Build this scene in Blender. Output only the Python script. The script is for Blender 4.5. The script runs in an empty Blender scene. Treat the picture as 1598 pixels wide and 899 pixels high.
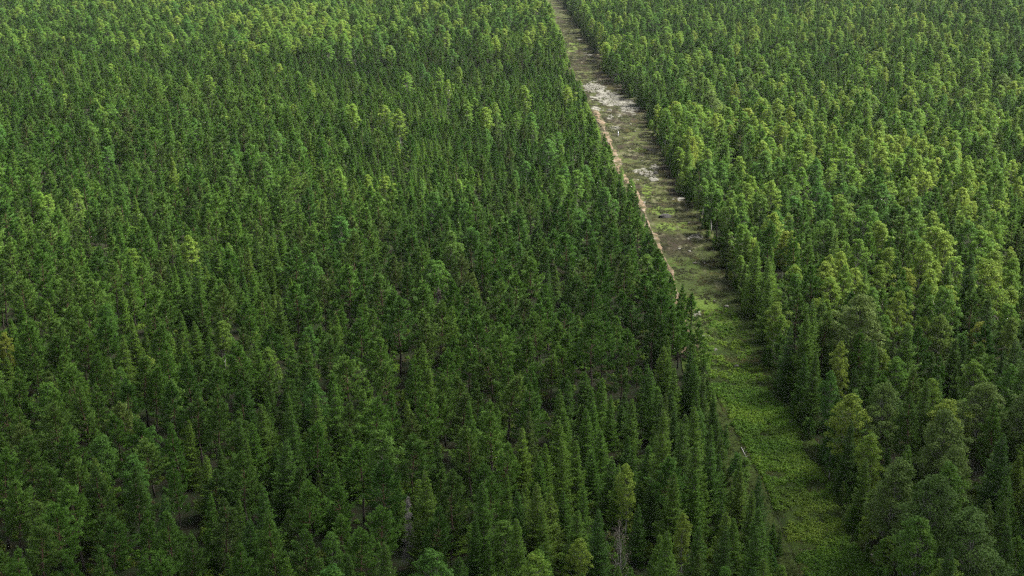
import bpy, math
import numpy as np
from math import radians, sin, cos, tan, pi

# ------------------------------------------------------------------ camera
W_PX, H_PX, F_PX = 1598.0, 899.0, 2000.0
CAM_H = 114.0
HORIZON = -200.0
PITCH = math.atan((H_PX / 2 - HORIZON) / F_PX)
scene = bpy.context.scene
cam_data = bpy.data.cameras.new("camera")
cam_data.sensor_width = 36.0
cam_data.lens = F_PX / W_PX * 36.0
cam_data.clip_start = 1.0
cam_data.clip_end = 20000.0
cam = bpy.data.objects.new("camera", cam_data)
scene.collection.objects.link(cam)
cam.location = (0, 0, CAM_H)
cam.rotation_euler = (pi / 2 - PITCH, 0, 0)
scene.camera = cam

# ------------------------------------------------------------------ light
SUN_AZ = radians(75)      # clockwise from +Y (view direction), so from the right
SUN_EL = radians(56)
SUN_STRENGTH = 5.0
SUN_ANGLE = radians(22)
SKY_STRENGTH = 0.072
EXPOSURE = 1.95
HAZE_DENSITY = 0.000018

world = bpy.data.worlds.new("World")
scene.world = world
world.use_nodes = True
wn = world.node_tree
bg = wn.nodes["Background"]
sky = wn.nodes.new("ShaderNodeTexSky")
sky.sky_type = 'NISHITA'
sky.sun_disc = False
sky.sun_elevation = SUN_EL
sky.sun_rotation = SUN_AZ
sky.air_density = 1.0
sky.dust_density = 3.0
sky.ozone_density = 1.0
hsv = wn.nodes.new("ShaderNodeHueSaturation"); hsv.inputs["Saturation"].default_value = 0.35
wn.links.new(sky.outputs[0], hsv.inputs["Color"]); wn.links.new(hsv.outputs[0], bg.inputs[0])
bg.inputs[1].default_value = SKY_STRENGTH
sun_d = bpy.data.lights.new("sun", 'SUN')
sun_d.energy = SUN_STRENGTH
sun_d.angle = SUN_ANGLE
sun_d.color = (1.0, 0.97, 0.91)
sun_o = bpy.data.objects.new("sun", sun_d)
scene.collection.objects.link(sun_o)
from mathutils import Vector
sdir = Vector((sin(SUN_AZ) * cos(SUN_EL), cos(SUN_AZ) * cos(SUN_EL), sin(SUN_EL)))
sun_o.rotation_euler = sdir.to_track_quat('Z', 'Y').to_euler()
sun_o.location = (0, 0, 400)

scene.view_settings.view_transform = 'Standard'
scene.view_settings.look = 'None'
scene.view_settings.gamma = 1.0
scene.view_settings.use_curve_mapping = False
scene.view_settings.exposure = EXPOSURE
scene.cycles.use_denoising = False
scene.cycles.filter_width = 1.3
scene.cycles.max_bounces = 5
scene.cycles.diffuse_bounces = 2
scene.cycles.transmission_bounces = 3
scene.cycles.volume_bounces = 0
scene.cycles.volume_step_rate = 10
scene.cycles.use_adaptive_sampling = False

rng = np.random.default_rng(7)

# ------------------------------------------------------------------ terrain maths
def hash2(ix, iy, seed):
    n = (ix.astype(np.int64) * 374761393 + iy.astype(np.int64) * 668265263 + seed * 1442695041) & 0xFFFFFFFF
    n = ((n ^ (n >> 13)) * 1274126177) & 0xFFFFFFFF
    n = n ^ (n >> 16)
    return (n & 0xFFFF) / 65535.0

def vnoise(x, y, scale, seed=0):
    x = np.asarray(x, float) / scale; y = np.asarray(y, float) / scale
    ix = np.floor(x); iy = np.floor(y)
    fx = x - ix; fy = y - iy
    fx = fx * fx * (3 - 2 * fx); fy = fy * fy * (3 - 2 * fy)
    a = hash2(ix, iy, seed); b = hash2(ix + 1, iy, seed)
    c = hash2(ix, iy + 1, seed); d = hash2(ix + 1, iy + 1, seed)
    return (a * (1 - fx) + b * fx) * (1 - fy) + (c * (1 - fx) + d * fx) * fy

def fbm(x, y, scale, seed=0, octaves=3):
    s = 0; amp = 1; tot = 0
    for k in range(octaves):
        s = s + amp * vnoise(x, y, scale / 2 ** k, seed + 11 * k); tot += amp; amp *= 0.55
    return s / tot

def terrain(x, y):
    x = np.asarray(x, float); y = np.asarray(y, float)
    a = np.clip((y - 250) / 450, 0, 1)
    return (1.2 * np.sin(x / 61 + 0.6) * np.cos(y / 83 + 0.4)
            + a * (3.0 * np.sin(x / 190 + y / 190 + 1.0) + 2.5 * np.cos(y / 140 - x / 260)))

CP, SP = cos(PITCH), sin(PITCH)
def proj(x, y, z):
    """world -> photo pixels (1598 x 899)"""
    dz = np.asarray(z, float) - CAM_H
    depth = y * CP - dz * SP
    up = y * SP + dz * CP
    return W_PX / 2 + F_PX * x / depth, H_PX / 2 - F_PX * up / depth

def at(px, py):
    """where the ground seen at a photo pixel lies"""
    u = (px - W_PX / 2) / F_PX; v = (H_PX / 2 - py) / F_PX
    dx, dy, dz = u, CP + v * SP, -SP + v * CP
    z = 0.0
    for _ in range(25):
        t = (z - CAM_H) / dz
        z = 0.5 * z + 0.5 * float(terrain(dx * t, dy * t))
    return dx * t, dy * t, z

def line_world(pts):
    w = [at(*p)[:2] for p in pts]
    return np.array(w)

# edges of the clearing, traced on the ground in the photo
LEFT_PX = [(1205, 899), (1165, 810), (1130, 720), (1102, 640), (1072, 560), (1046, 500), (1028, 440), (1008, 390),
           (986, 340), (962, 290), (938, 240), (922, 200), (903, 150), (884, 110), (868, 75), (850, 35), (838, 0)]
RIGHT_PX = [(1366, 899), (1330, 820), (1302, 760), (1262, 690), (1226, 625), (1196, 570), (1172, 505), (1148, 455),
            (1122, 405), (1094, 350), (1066, 305), (1044, 262), (1026, 222), (1012, 178), (980, 148), (948, 120),
            (930, 86), (908, 52), (886, 18), (878, 0)]
LW, RW = line_world(LEFT_PX), line_world(RIGHT_PX)
def extend(P):
    a = P[0] + (P[0] - P[2]) / np.linalg.norm(P[0] - P[2]) * 160
    b = P[-1] + (P[-1] - P[-4]) / np.linalg.norm(P[-1] - P[-4]) * 900
    return np.vstack([a, P, b])
LW, RW = extend(LW), extend(RW)
def edge_x(P, y):
    return np.interp(y, P[:, 1], P[:, 0])
def left_edge(y): return edge_x(LW, y)
def right_edge(y): return edge_x(RW, y)

# ------------------------------------------------------------------ materials
def new_mat(name):
    m = bpy.data.materials.new(name); m.use_nodes = True
    m.node_tree.nodes.clear()
    return m, m.node_tree.nodes, m.node_tree.links

def leaf_material(name, dark, mid, light, transl=0.28, warm=(0.16, 0.12, 0.03), warm_amt=0.5, rough=0.55):
    """foliage: the tree's own tint (x), yellowing (y), and a little variation leaf by leaf"""
    m, N, L = new_mat(name)
    out = N.new("ShaderNodeOutputMaterial")
    ta = N.new("ShaderNodeAttribute"); ta.attribute_type = 'INSTANCER'; ta.attribute_name = "tint"
    sep = N.new("ShaderNodeSeparateXYZ"); L.new(ta.outputs["Vector"], sep.inputs[0])
    la = N.new("ShaderNodeAttribute"); la.attribute_type = 'GEOMETRY'; la.attribute_name = "leaf"
    add = N.new("ShaderNodeMath"); add.operation = 'MULTIPLY_ADD'
    L.new(la.outputs["Fac"], add.inputs[0]); add.inputs[1].default_value = 0.45
    L.new(sep.outputs[0], add.inputs[2])
    sub = N.new("ShaderNodeMath"); sub.operation = 'SUBTRACT'; sub.use_clamp = True
    L.new(add.outputs[0], sub.inputs[0]); sub.inputs[1].default_value = 0.22
    ramp = N.new("ShaderNodeValToRGB")
    ramp.color_ramp.elements[0].color = (*dark, 1); ramp.color_ramp.elements[1].color = (*light, 1)
    e = ramp.color_ramp.elements.new(0.5); e.color = (*mid, 1)
    L.new(sub.outputs[0], ramp.inputs[0])
    mix = N.new("ShaderNodeMix"); mix.data_type = 'RGBA'
    wm = N.new("ShaderNodeMath"); wm.operation = 'MULTIPLY'; L.new(sep.outputs[1], wm.inputs[0]); wm.inputs[1].default_value = warm_amt
    L.new(wm.outputs[0], mix.inputs["Factor"]); L.new(ramp.outputs[0], mix.inputs["A"]); mix.inputs["B"].default_value = (*warm, 1)
    p = N.new("ShaderNodeBsdfPrincipled"); p.inputs["Roughness"].default_value = rough
    p.inputs["Specular IOR Level"].default_value = 0.08
    L.new(mix.outputs["Result"], p.inputs["Base Color"])
    t = N.new("ShaderNodeBsdfTranslucent"); L.new(mix.outputs["Result"], t.inputs[0])
    ms = N.new("ShaderNodeMixShader"); ms.inputs[0].default_value = transl
    L.new(p.outputs[0], ms.inputs[1]); L.new(t.outputs[0], ms.inputs[2]); L.new(ms.outputs[0], out.inputs[0])
    return m

def bark_material(name, low, high, z0=0.0, z1=1.0, spots=None):
    m, N, L = new_mat(name)
    out = N.new("ShaderNodeOutputMaterial"); p = N.new("ShaderNodeBsdfPrincipled")
    p.inputs["Roughness"].default_value = 0.85
    tc = N.new("ShaderNodeTexCoord"); sep = N.new("ShaderNodeSeparateXYZ"); L.new(tc.outputs["Object"], sep.inputs[0])
    mr = N.new("ShaderNodeMapRange"); L.new(sep.outputs[2], mr.inputs[0]); mr.inputs[1].default_value = z0; mr.inputs[2].default_value = z1
    mix = N.new("ShaderNodeMix"); mix.data_type = 'RGBA'
    L.new(mr.outputs[0], mix.inputs["Factor"]); mix.inputs["A"].default_value = (*low, 1); mix.inputs["B"].default_value = (*high, 1)
    mp = N.new("ShaderNodeMapping"); mp.inputs["Scale"].default_value = (2.5, 2.5, 5.0); L.new(tc.outputs["Object"], mp.inputs[0])
    nz = N.new("ShaderNodeTexNoise"); nz.inputs["Scale"].default_value = 1.6; L.new(mp.outputs[0], nz.inputs["Vector"])
    mr2 = N.new("ShaderNodeMapRange"); L.new(nz.outputs[0], mr2.inputs[0])
    mr2.inputs[1].default_value = 0.55 if spots else 0.35; mr2.inputs[2].default_value = 0.62 if spots else 0.75
    mr2.inputs[3].default_value = 0.0; mr2.inputs[4].default_value = 0.85 if spots else 0.5
    mix2 = N.new("ShaderNodeMix"); mix2.data_type = 'RGBA'; L.new(mr2.outputs[0], mix2.inputs["Factor"])
    L.new(mix.outputs["Result"], mix2.inputs["A"]); mix2.inputs["B"].default_value = (*(spots or tuple(c * 0.4 for c in low)), 1)
    L.new(mix2.outputs["Result"], p.inputs["Base Color"]); L.new(p.outputs[0], out.inputs[0])
    return m

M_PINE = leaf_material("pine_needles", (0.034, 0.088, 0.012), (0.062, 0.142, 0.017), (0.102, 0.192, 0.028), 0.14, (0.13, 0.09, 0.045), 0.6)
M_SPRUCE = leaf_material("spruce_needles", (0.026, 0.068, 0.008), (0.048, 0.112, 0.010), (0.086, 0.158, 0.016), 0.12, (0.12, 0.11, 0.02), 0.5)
M_BIRCH = leaf_material("birch_leaves", (0.046, 0.125, 0.018), (0.100, 0.190, 0.022), (0.165, 0.240, 0.032), 0.28, (0.20, 0.19, 0.03), 0.55)
M_ASPEN = leaf_material("aspen_leaves", (0.040, 0.085, 0.018), (0.066, 0.125, 0.024), (0.110, 0.170, 0.038), 0.26, (0.16, 0.15, 0.04), 0.5)
M_FERN = leaf_material("meadow_leaves", (0.044, 0.100, 0.010), (0.078, 0.158, 0.014), (0.125, 0.200, 0.020), 0.25, (0.16, 0.14, 0.03), 0.75)
M_HEATH = leaf_material("heather", (0.020, 0.022, 0.008), (0.030, 0.032, 0.010), (0.042, 0.060, 0.012), 0.2, (0.20, 0.17, 0.06), 0.6)
M_DEAD = leaf_material("lichened_twigs", (0.10, 0.095, 0.085), (0.17, 0.16, 0.145), (0.25, 0.24, 0.22), 0.1, (0.11, 0.085, 0.06), 0.6)
B_PINE = bark_material("pine_bark", (0.055, 0.042, 0.032), (0.12, 0.062, 0.030), 4, 11)
B_SPRUCE = bark_material("spruce_bark", (0.075, 0.058, 0.048), (0.10, 0.07, 0.05), 0, 12)
B_BIRCH = bark_material("birch_bark", (0.36, 0.35, 0.32), (0.20, 0.18, 0.14), 2, 13, (0.05, 0.045, 0.04))
B_ASPEN = bark_material("aspen_bark", (0.20, 0.19, 0.15), (0.26, 0.26, 0.20), 0, 16, (0.07, 0.07, 0.06))
B_DEAD = bark_material("dead_bark", (0.22, 0.20, 0.18), (0.30, 0.28, 0.25), 0, 12)

# ------------------------------------------------------------------ mesh builder
class MB:
    def __init__(self):
        self.v = []; self.f = []; self.leaf = []; self.nv = 0; self.mi = []
    def tris(self, P, leaf, mi=0):
        """P (n,3,3) loose triangles, leaf (n,) one value each"""
        n = len(P)
        self.v.append(P.reshape(-1, 3))
        self.f.append(np.arange(self.nv, self.nv + 3 * n).reshape(n, 3))
        self.leaf.append(np.broadcast_to(leaf, (n,)).astype(float)); self.mi.append(np.full(n, mi)); self.nv += 3 * n
    def tube(self, pts, rad, sides=5, mi=0):
        pts = np.asarray(pts, float); k = len(pts)
        ring = []
        for i in range(k):
            d = pts[min(i + 1, k - 1)] - pts[max(i - 1, 0)]
            d = d / (np.linalg.norm(d) + 1e-9)
            u = np.cross(d, (0, 1, 0) if abs(d[1]) < 0.8 else (1, 0, 0)); u /= np.linalg.norm(u)
            w = np.cross(d, u)
            a = np.arange(sides) * 2 * pi / sides
            ring.append(pts[i] + rad[i] * (np.cos(a)[:, None] * u + np.sin(a)[:, None] * w))
        self.v.append(np.vstack(ring)); F = []
        for i in range(k - 1):
            for s in range(sides):
                a, b = i * sides + s, i * sides + (s + 1) % sides
                F += [(a, b, b + sides), (a, b + sides, a + sides)]
        for s in range(1, sides - 1):
            F.append(((k - 1) * sides, (k - 1) * sides + s, (k - 1) * sides + s + 1))
            F.append((0, s + 1, s))
        F = np.array(F) + self.nv
        self.f.append(F); self.leaf.append(np.full(len(F), 0.5)); self.mi.append(np.full(len(F), mi)); self.nv += k * sides
    def mesh(self, name, mats):
        me = bpy.data.meshes.new(name)
        V = np.vstack(self.v); F = np.vstack(self.f)
        me.vertices.add(len(V)); me.vertices.foreach_set("co", V.ravel().astype(np.float32))
        me.loops.add(len(F) * 3); me.loops.foreach_set("vertex_index", F.ravel().astype(np.int32))
        me.polygons.add(len(F))
        me.polygons.foreach_set("loop_start", (np.arange(len(F)) * 3).astype(np.int32))
        a = me.attributes.new("leaf", 'FLOAT', 'FACE'); a.data.foreach_set("value", np.concatenate(self.leaf).astype(np.float32))
        for m in mats: me.materials.append(m)
        me.update()
        mi = np.concatenate(self.mi).astype(np.int32)
        if mi.any(): me.polygons.foreach_set("material_index", mi)
        me.validate()
        return me

def merged(a, b):
    m = MB(); m.v = a.v + b.v; m.nv = a.nv + b.nv
    m.f = a.f + [f + a.nv for f in b.f]; m.leaf = a.leaf + b.leaf
    m.mi = [np.zeros(len(f), int) for f in a.f] + [np.ones(len(f), int) for f in b.f]
    return m

def unit(v):
    return v / (np.linalg.norm(v, axis=-1, keepdims=True) + 1e-9)

def needles(r, c, d, length, width, spread, leaf):
    """thin triangles from c (n,3) about directions d (n,3)"""
    n = len(c)
    dd = unit(d + r.normal(0, spread, (n, 3)))
    side = unit(np.cross(dd, np.array([0, 0, 1.0]) + unit(d * np.array([1, 1, 0.01])) * 0.35 + r.normal(0, 0.55, (n, 3))))
    L = (length * r.uniform(0.7, 1.25, n))[:, None]; w = (width * r.uniform(0.7, 1.3, n))[:, None]
    base = c - dd * L * 0.15
    return np.stack([base - side * w * 0.5 + dd * L * 0.3, base + side * w * 0.5 + dd * L * 0.35, base + dd * L], 1)

# ------------------------------------------------------------------ tree kinds
def make_pine(seed, H=17.0, R=2.6, base=0.42, point=1.0, lean=0.3, whorl=0.92, fluff=1.0):
    r = np.random.default_rng(seed)
    T, C = MB(), MB()
    cb = H * base
    bend = r.normal(0, lean, 2)
    def axis(z):
        t = z / H
        return np.array([bend[0] * t * t + 0.12 * sin(z * 0.7 + seed), bend[1] * t * t + 0.12 * cos(z * 0.6 + seed), z])
    zs = np.linspace(0, H * 0.985, 9)
    T.tube([axis(z) for z in zs], [0.17 * (1 - z / H) ** 0.8 + 0.02 for z in zs], 6)
    z = cb; c_, d_, l_ = [], [], []
    lop = r.uniform(0, 2 * pi)
    while z < H - 0.25:
        t = (z - cb) / (H - cb)
        prof = min(1.0, 0.60 + 2.0 * t) * (1 - t) ** (0.84 / point) + 0.03
        nb = r.integers(4, 7)
        zj = r.normal(0, 0.05)
        a0 = r.uniform(0, 2 * pi)
        for b in range(nb):
            if t < 0.25 and r.random() < 0.28: continue
            az = a0 + b * 2 * pi / nb + r.normal(0, 0.25)
            L = R * prof * r.uniform(0.62, 1.22) * (1 + 0.16 * cos(az - lop))
            el = radians(8 + 34 * t + r.normal(0, 8))
            o = axis(z + r.normal(0, 0.12))
            h = np.array([cos(az), sin(az), 0.0])
            def pt(s):
                return o + h * (L * s * cos(el)) + np.array([0, 0, L * (s * sin(el) + 0.22 * s * s - 0.06 * sin(s * pi))])
            T.tube([pt(0), pt(0.5), pt(0.95)], [0.045, 0.028, 0.012], 3)
            nt = max(4, int(5 + L * 5.6 * fluff))
            side = np.array([-sin(az), cos(az), 0])
            for k in range(nt):
                s = r.uniform(0.34, 1.0) if t < 0.8 else r.uniform(0.15, 1)
                wdt = 0.42 * L * (1.05 - s) + 0.16
                p = pt(s) + side * r.normal(0, wdt * 0.62) + np.array([0, 0, r.normal(0.05, 0.08)])
                dirn = h * 0.75 + side * r.normal(0, 0.35) + np.array([0, 0, 0.75])
                nn = 17
                c_.append(np.repeat(p[None], nn, 0) + r.normal(0, 0.10, (nn, 3)))
                d_.append(np.repeat(dirn[None], nn, 0))
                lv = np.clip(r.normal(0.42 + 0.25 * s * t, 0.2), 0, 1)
                l_.append(np.full(nn, lv))
        z += whorl * r.uniform(0.75, 1.2)
    for k in range(14):
        p = axis(H + 0.45 - 0.09 * k)
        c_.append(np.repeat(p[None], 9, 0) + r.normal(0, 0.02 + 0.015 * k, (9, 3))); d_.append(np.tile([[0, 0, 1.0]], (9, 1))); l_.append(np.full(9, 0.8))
    c = np.vstack(c_); d = np.vstack(d_); l = np.concatenate(l_)
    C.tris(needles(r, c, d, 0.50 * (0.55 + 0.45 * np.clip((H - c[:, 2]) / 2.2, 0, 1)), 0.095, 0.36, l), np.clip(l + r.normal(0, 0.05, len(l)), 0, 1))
    # dead stubs below the crown
    z = cb * 0.45
    while z < cb:
        az = r.uniform(0, 2 * pi); L = r.uniform(0.4, 1.5); o = axis(z)
        T.tube([o, o + np.array([cos(az) * L, sin(az) * L, -0.05 * L + 0.1])], [0.025, 0.008], 3)
        z += r.uniform(0.25, 0.7)
    return T, C

def make_spruce(seed, H=15.0, R=1.7, base=0.05, whorl=0.5, dens=1.0, droop=0.35, sparse=0.0):
    r = np.random.default_rng(seed)
    T, C = MB(), MB()
    T.tube([(0, 0, z) for z in np.linspace(0, H * 0.99, 6)], [0.15 * (1 - z) + 0.012 for z in np.linspace(0, 1, 6)], 5)
    z = H * base; c_, d_, l_ = [], [], []
    while z < H - 0.12:
        t = z / H
        env = R * ((1 - t) ** 0.93) * (0.86 + 0.14 * sin(z * 1.9 + seed)) + 0.06
        nb = int(8 + 2 * (1 - t)) if t < 0.9 else 5
        a0 = r.uniform(0, 2 * pi)
        for b in range(nb):
            if r.random() < sparse: continue
            az = a0 + b * 2 * pi / nb + r.normal(0, 0.2)
            L = env * r.uniform(0.55, 1.22)
            el0 = radians(28 * t - 6 + r.normal(0, 5))
            h = np.array([cos(az), sin(az), 0.0]); side = np.array([-sin(az), cos(az), 0])
            o = np.array([0, 0, z + r.normal(0, 0.07)])
            dz = lambda s: L * (s * math.tan(el0) - droop * sin(s * pi * 0.75) + 0.16 * s * s)
            if b % 2 == 0:
                T.tube([o, o + h * L * 0.8 + np.array([0, 0, dz(0.8)])], [0.02, 0.006], 3)
            ns = max(3, int(L * 5.5 * dens) + 2)
            for k in range(ns):
                s = (k + r.uniform(0.2, 1.0)) / ns
                s = s ** 0.75
                p = o + h * (L * s) + np.array([0, 0, dz(s)])
                ww = 0.5 * L * (1.0 - s) * s * 2.2 + 0.10
                nn = 6
                off = np.linspace(-1, 1, nn) * ww
                P = p[None] + side[None] * off[:, None] * r.uniform(0.5, 1.0, nn)[:, None] + r.normal(0, 0.035, (nn, 3))
                D = h[None] * 0.8 + side[None] * (np.sign(off) * 0.75)[:, None] + np.array([0, 0, -0.30 + 0.55 * (s > 0.8)])[None]
                c_.append(P); d_.append(D)
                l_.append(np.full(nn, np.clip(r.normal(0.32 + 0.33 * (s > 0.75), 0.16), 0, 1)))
        z += whorl * r.uniform(0.8, 1.2) * (1.0 if t < 0.85 else 0.6)
    n = 12
    c_.append(np.column_stack([r.normal(0, 0.03, n), r.normal(0, 0.03, n), H - r.uniform(0, 0.7, n)])); d_.append(np.tile([[0, 0, 1.0]], (n, 1))); l_.append(np.full(n, 0.7))
    c = np.vstack(c_); d = np.vstack(d_); l = np.concatenate(l_)
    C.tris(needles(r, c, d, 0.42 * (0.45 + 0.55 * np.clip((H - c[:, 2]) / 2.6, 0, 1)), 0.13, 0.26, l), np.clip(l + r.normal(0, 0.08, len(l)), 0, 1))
    return T, C

def make_broadleaf(seed, H=17.0, R=2.3, base=0.30, clumps=60, per=95, size=0.20, cr=0.62, top=0.55, trunk_r=0.13, hang=0.0):
    r = np.random.default_rng(seed)
    T, C = MB(), MB()
    cb = H * base
    wob = r.uniform(0, 6, 2)
    def axis(z): return np.array([0.22 * sin(z * 0.35 + wob[0]), 0.22 * sin(z * 0.3 + wob[1]), z])
    zs = np.linspace(0, H * 0.93, 8)
    T.tube([axis(z) for z in zs], [trunk_r * (1 - z / H) ** 0.7 + 0.015 for z in zs], 6)
    lob = r.uniform(0, 2 * pi, 3)
    ga = r.uniform(0, 6)
    for k in range(clumps):
        t = ((k + 0.5) / clumps) ** 0.85
        zz = cb + t * (H - cb) * 0.97
        prof = sin(pi * min(1, (t * 0.80 + 0.16)) ** (0.75 + 0.5 * top))
        prof = max(prof, 0.10) ** 0.85
        az = ga + k * 2.39996 + r.normal(0, 0.3)
        rr = R * prof * (0.84 + 0.22 * sin(2 * az + lob[0] + zz * 0.4) + 0.14 * sin(3 * az + lob[1])) * r.uniform(0.45, 1.05)
        o = axis(zz)
        c = o + np.array([cos(az) * rr, sin(az) * rr, r.normal(0, 0.25)])
        z0 = max(cb * 0.8, c[2] - rr * r.uniform(0.9, 1.6) - 0.4)
        s0 = axis(z0); midp = (s0 + c) / 2 + np.array([cos(az), sin(az), 0]) * rr * 0.12
        T.tube([s0, midp, c], [0.05, 0.03, 0.01], 3)
        rad = cr * r.uniform(0.7, 1.25) * (0.75 + 0.4 * prof)
        n = int(per * (rad / cr) ** 1.6)
        u = unit(r.normal(0, 1, (n, 3)))
        u[:, 2] = np.where(u[:, 2] < -0.25, -u[:, 2] * 0.6, u[:, 2])
        P = c + u * (rad * r.uniform(0.45, 1.08, n) ** 0.6)[:, None] * np.array([1, 1, 0.95])
        if hang:
            P[:, 2] -= hang * r.uniform(0, 1, n) ** 2 * rad
        nrm = unit(u * 0.8 + r.normal(0, 0.55, (n, 3)) + np.array([0, 0, 0.35]))
        a = unit(np.cross(nrm, r.normal(0, 1, (n, 3)))); b = np.cross(nrm, a)
        s = (size * r.uniform(0.6, 1.35, n))[:, None]
        tri = np.stack([P - a * s * 0.6, P + a * s * 0.5 + b * s * 0.35, P + a * s * 0.1 - b * s * 0.75], 1)
        lv = np.clip(r.normal(0.5, 0.17), 0, 1)
        C.tris(tri, np.clip(lv + r.normal(0, 0.13, n), 0, 1))
    return T, C

def make_tuft(seed, R=0.55, H=0.5, n=130, size=0.16, upright=0.5):
    r = np.random.default_rng(seed); C = MB()
    u = unit(r.normal(0, 1, (n, 3))); u[:, 2] = np.abs(u[:, 2])
    k = r.uniform(0.3, 1.0, n) ** 0.5
    P = u * np.array([R, R, H]) * k[:, None] * (1 + 0.2 * np.sin(3 * np.arctan2(u[:, 1], u[:, 0]) + seed))[:, None]
    nrm = unit(u * (1 - upright) + np.array([0, 0, 0.5]) + r.normal(0, 0.5, (n, 3)))
    a = unit(np.cross(nrm, r.normal(0, 1, (n, 3)))); b = np.cross(nrm, a)
    s = (size * r.uniform(0.6, 1.4, n))[:, None]
    C.tris(np.stack([P - a * s * 0.6, P + a * s * 0.5 + b * s * 0.35, P + a * s * 0.1 - b * s * 0.75], 1), r.uniform(0, 1, n))
    return C

KINDS = {'pine': [], 'spruce': [], 'birch': [], 'aspen': []}   # each: dict(trunk, crown, joined, H)
def register(kind, TC, H, form, bark, leaf):
    T, C = TC
    i = len(KINDS[kind])
    KINDS[kind].append(dict(
        trunk=T.mesh("%s_trunk" % kind, [bark]), crown=C.mesh("%s_crown" % kind, [leaf]),
        joined=merged(T, C).mesh("%s_whole" % kind, [bark, leaf]), H=H, form=form))

for s, (H, R, b, pnt, lean, form) in enumerate([
        (15.5, 3.8, 0.36, 0.92, 0.3, 'rounded'), (16.5, 3.6, 0.36, 0.72, 0.2, 'pointed'), (15.0, 3.8, 0.30, 0.80, 0.4, 'bushy'),
        (16.5, 3.7, 0.46, 1.10, 0.5, 'flat-topped'), (16.0, 3.3, 0.34, 0.70, 0.3, 'slender'), (16.0, 4.1, 0.38, 0.88, 0.6, 'broad'),
        (9.5, 2.8, 0.16, 0.75, 0.2, 'young'), (10.0, 3.1, 0.20, 0.82, 0.2, 'young bushy'), (8.6, 2.6, 0.14, 0.70, 0.15, 'young pointed')]):
    register('pine', make_pine(11 + s, H, R, b, pnt, lean), H, form, B_PINE, M_PINE)
for s, (H, R, d, sp, form) in enumerate([
        (12.5, 3.4, 0.34, 0.0, 'conical'), (14.0, 3.3, 0.38, 0.0, 'spire-like'), (11.0, 3.3, 0.30, 0.0, 'bushy'),
        (14.5, 3.8, 0.42, 0.05, 'broad-skirted'), (12.5, 2.9, 0.36, 0.05, 'narrow'), (18.0, 4.1, 0.42, 0.05, 'heavy-skirted'),
        (9.0, 1.7, 0.25, 0.0, 'small')]):
    register('spruce', make_spruce(41 + s, H, R, 0.04, 0.60, 1.15, d * 1.2, sp), H, form, B_SPRUCE, M_SPRUCE)
for s, (H, R, b, n, top, form) in enumerate([
        (16.0, 2.8, 0.34, 74, 0.55, 'oval'), (17.5, 2.5, 0.30, 76, 0.7, 'tapering'), (14.5, 3.0, 0.30, 74, 0.4, 'rounded'),
        (17.0, 2.3, 0.38, 62, 0.6, 'slender'), (15.5, 3.3, 0.28, 88, 0.5, 'spreading'), (12.0, 2.0, 0.25, 46, 0.6, 'young')]):
    register('birch', make_broadleaf(71 + s, H, R, b, n, 95, 0.20, 0.60, top, 0.12, 0.5), H, form, B_BIRCH, M_BIRCH)
for s, (H, R, b, n, form) in enumerate([
        (19.0, 4.3, 0.22, 160, 'wide'), (18.0, 3.7, 0.20, 140, 'domed'), (16.5, 4.0, 0.16, 140, 'billowing'), (20.0, 3.5, 0.25, 135, 'tall-crowned')]):
    register('aspen', make_broadleaf(91 + s, H, R, b, n, 95, 0.23, 0.80, 0.55, 0.20, 0.1), H, form, B_ASPEN, M_ASPEN)

def link(o):
    scene.collection.objects.link(o); return o
def tag(o, label=None, cat=None, group=None, kind=None):
    if label: o["label"] = label
    if cat: o["category"] = cat
    if group: o["group"] = group
    if kind: o["kind"] = kind
    return o

# ------------------------------------------------------------------ ground
def grid_mesh(name, xs, ys, zoff=0.0, keep=None, colour=None, mat=None):
    X, Y = np.meshgrid(xs, ys)
    return surf_mesh(name, X, Y, zoff, colour, mat)

def surf_mesh(name, X, Y, zoff, colour, mat, Zadd=None):
    ny, nx = X.shape
    Z = terrain(X, Y) + zoff
    if Zadd is not None: Z = Z + Zadd
    V = np.column_stack([X.ravel(), Y.ravel(), Z.ravel()])
    i = np.arange(nx * ny).reshape(ny, nx)
    F = np.stack([i[:-1, :-1], i[:-1, 1:], i[1:, 1:], i[1:, :-1]], -1).reshape(-1, 4)
    me = bpy.data.meshes.new(name)
    me.vertices.add(len(V)); me.vertices.foreach_set("co", V.ravel().astype(np.float32))
    me.loops.add(len(F) * 4); me.loops.foreach_set("vertex_index", F.ravel().astype(np.int32))
    me.polygons.add(len(F)); me.polygons.foreach_set("loop_start", (np.arange(len(F)) * 4).astype(np.int32))
    if colour is not None:
        a = me.attributes.new("albedo", 'FLOAT_COLOR', 'POINT')
        a.data.foreach_set("color", np.column_stack([colour.reshape(-1, 3), np.ones(len(V))]).ravel().astype(np.float32))
    me.materials.append(mat); me.update()
    me.polygons.foreach_set("use_smooth", np.ones(len(F), bool))
    return link(bpy.data.objects.new(name, me))

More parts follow.
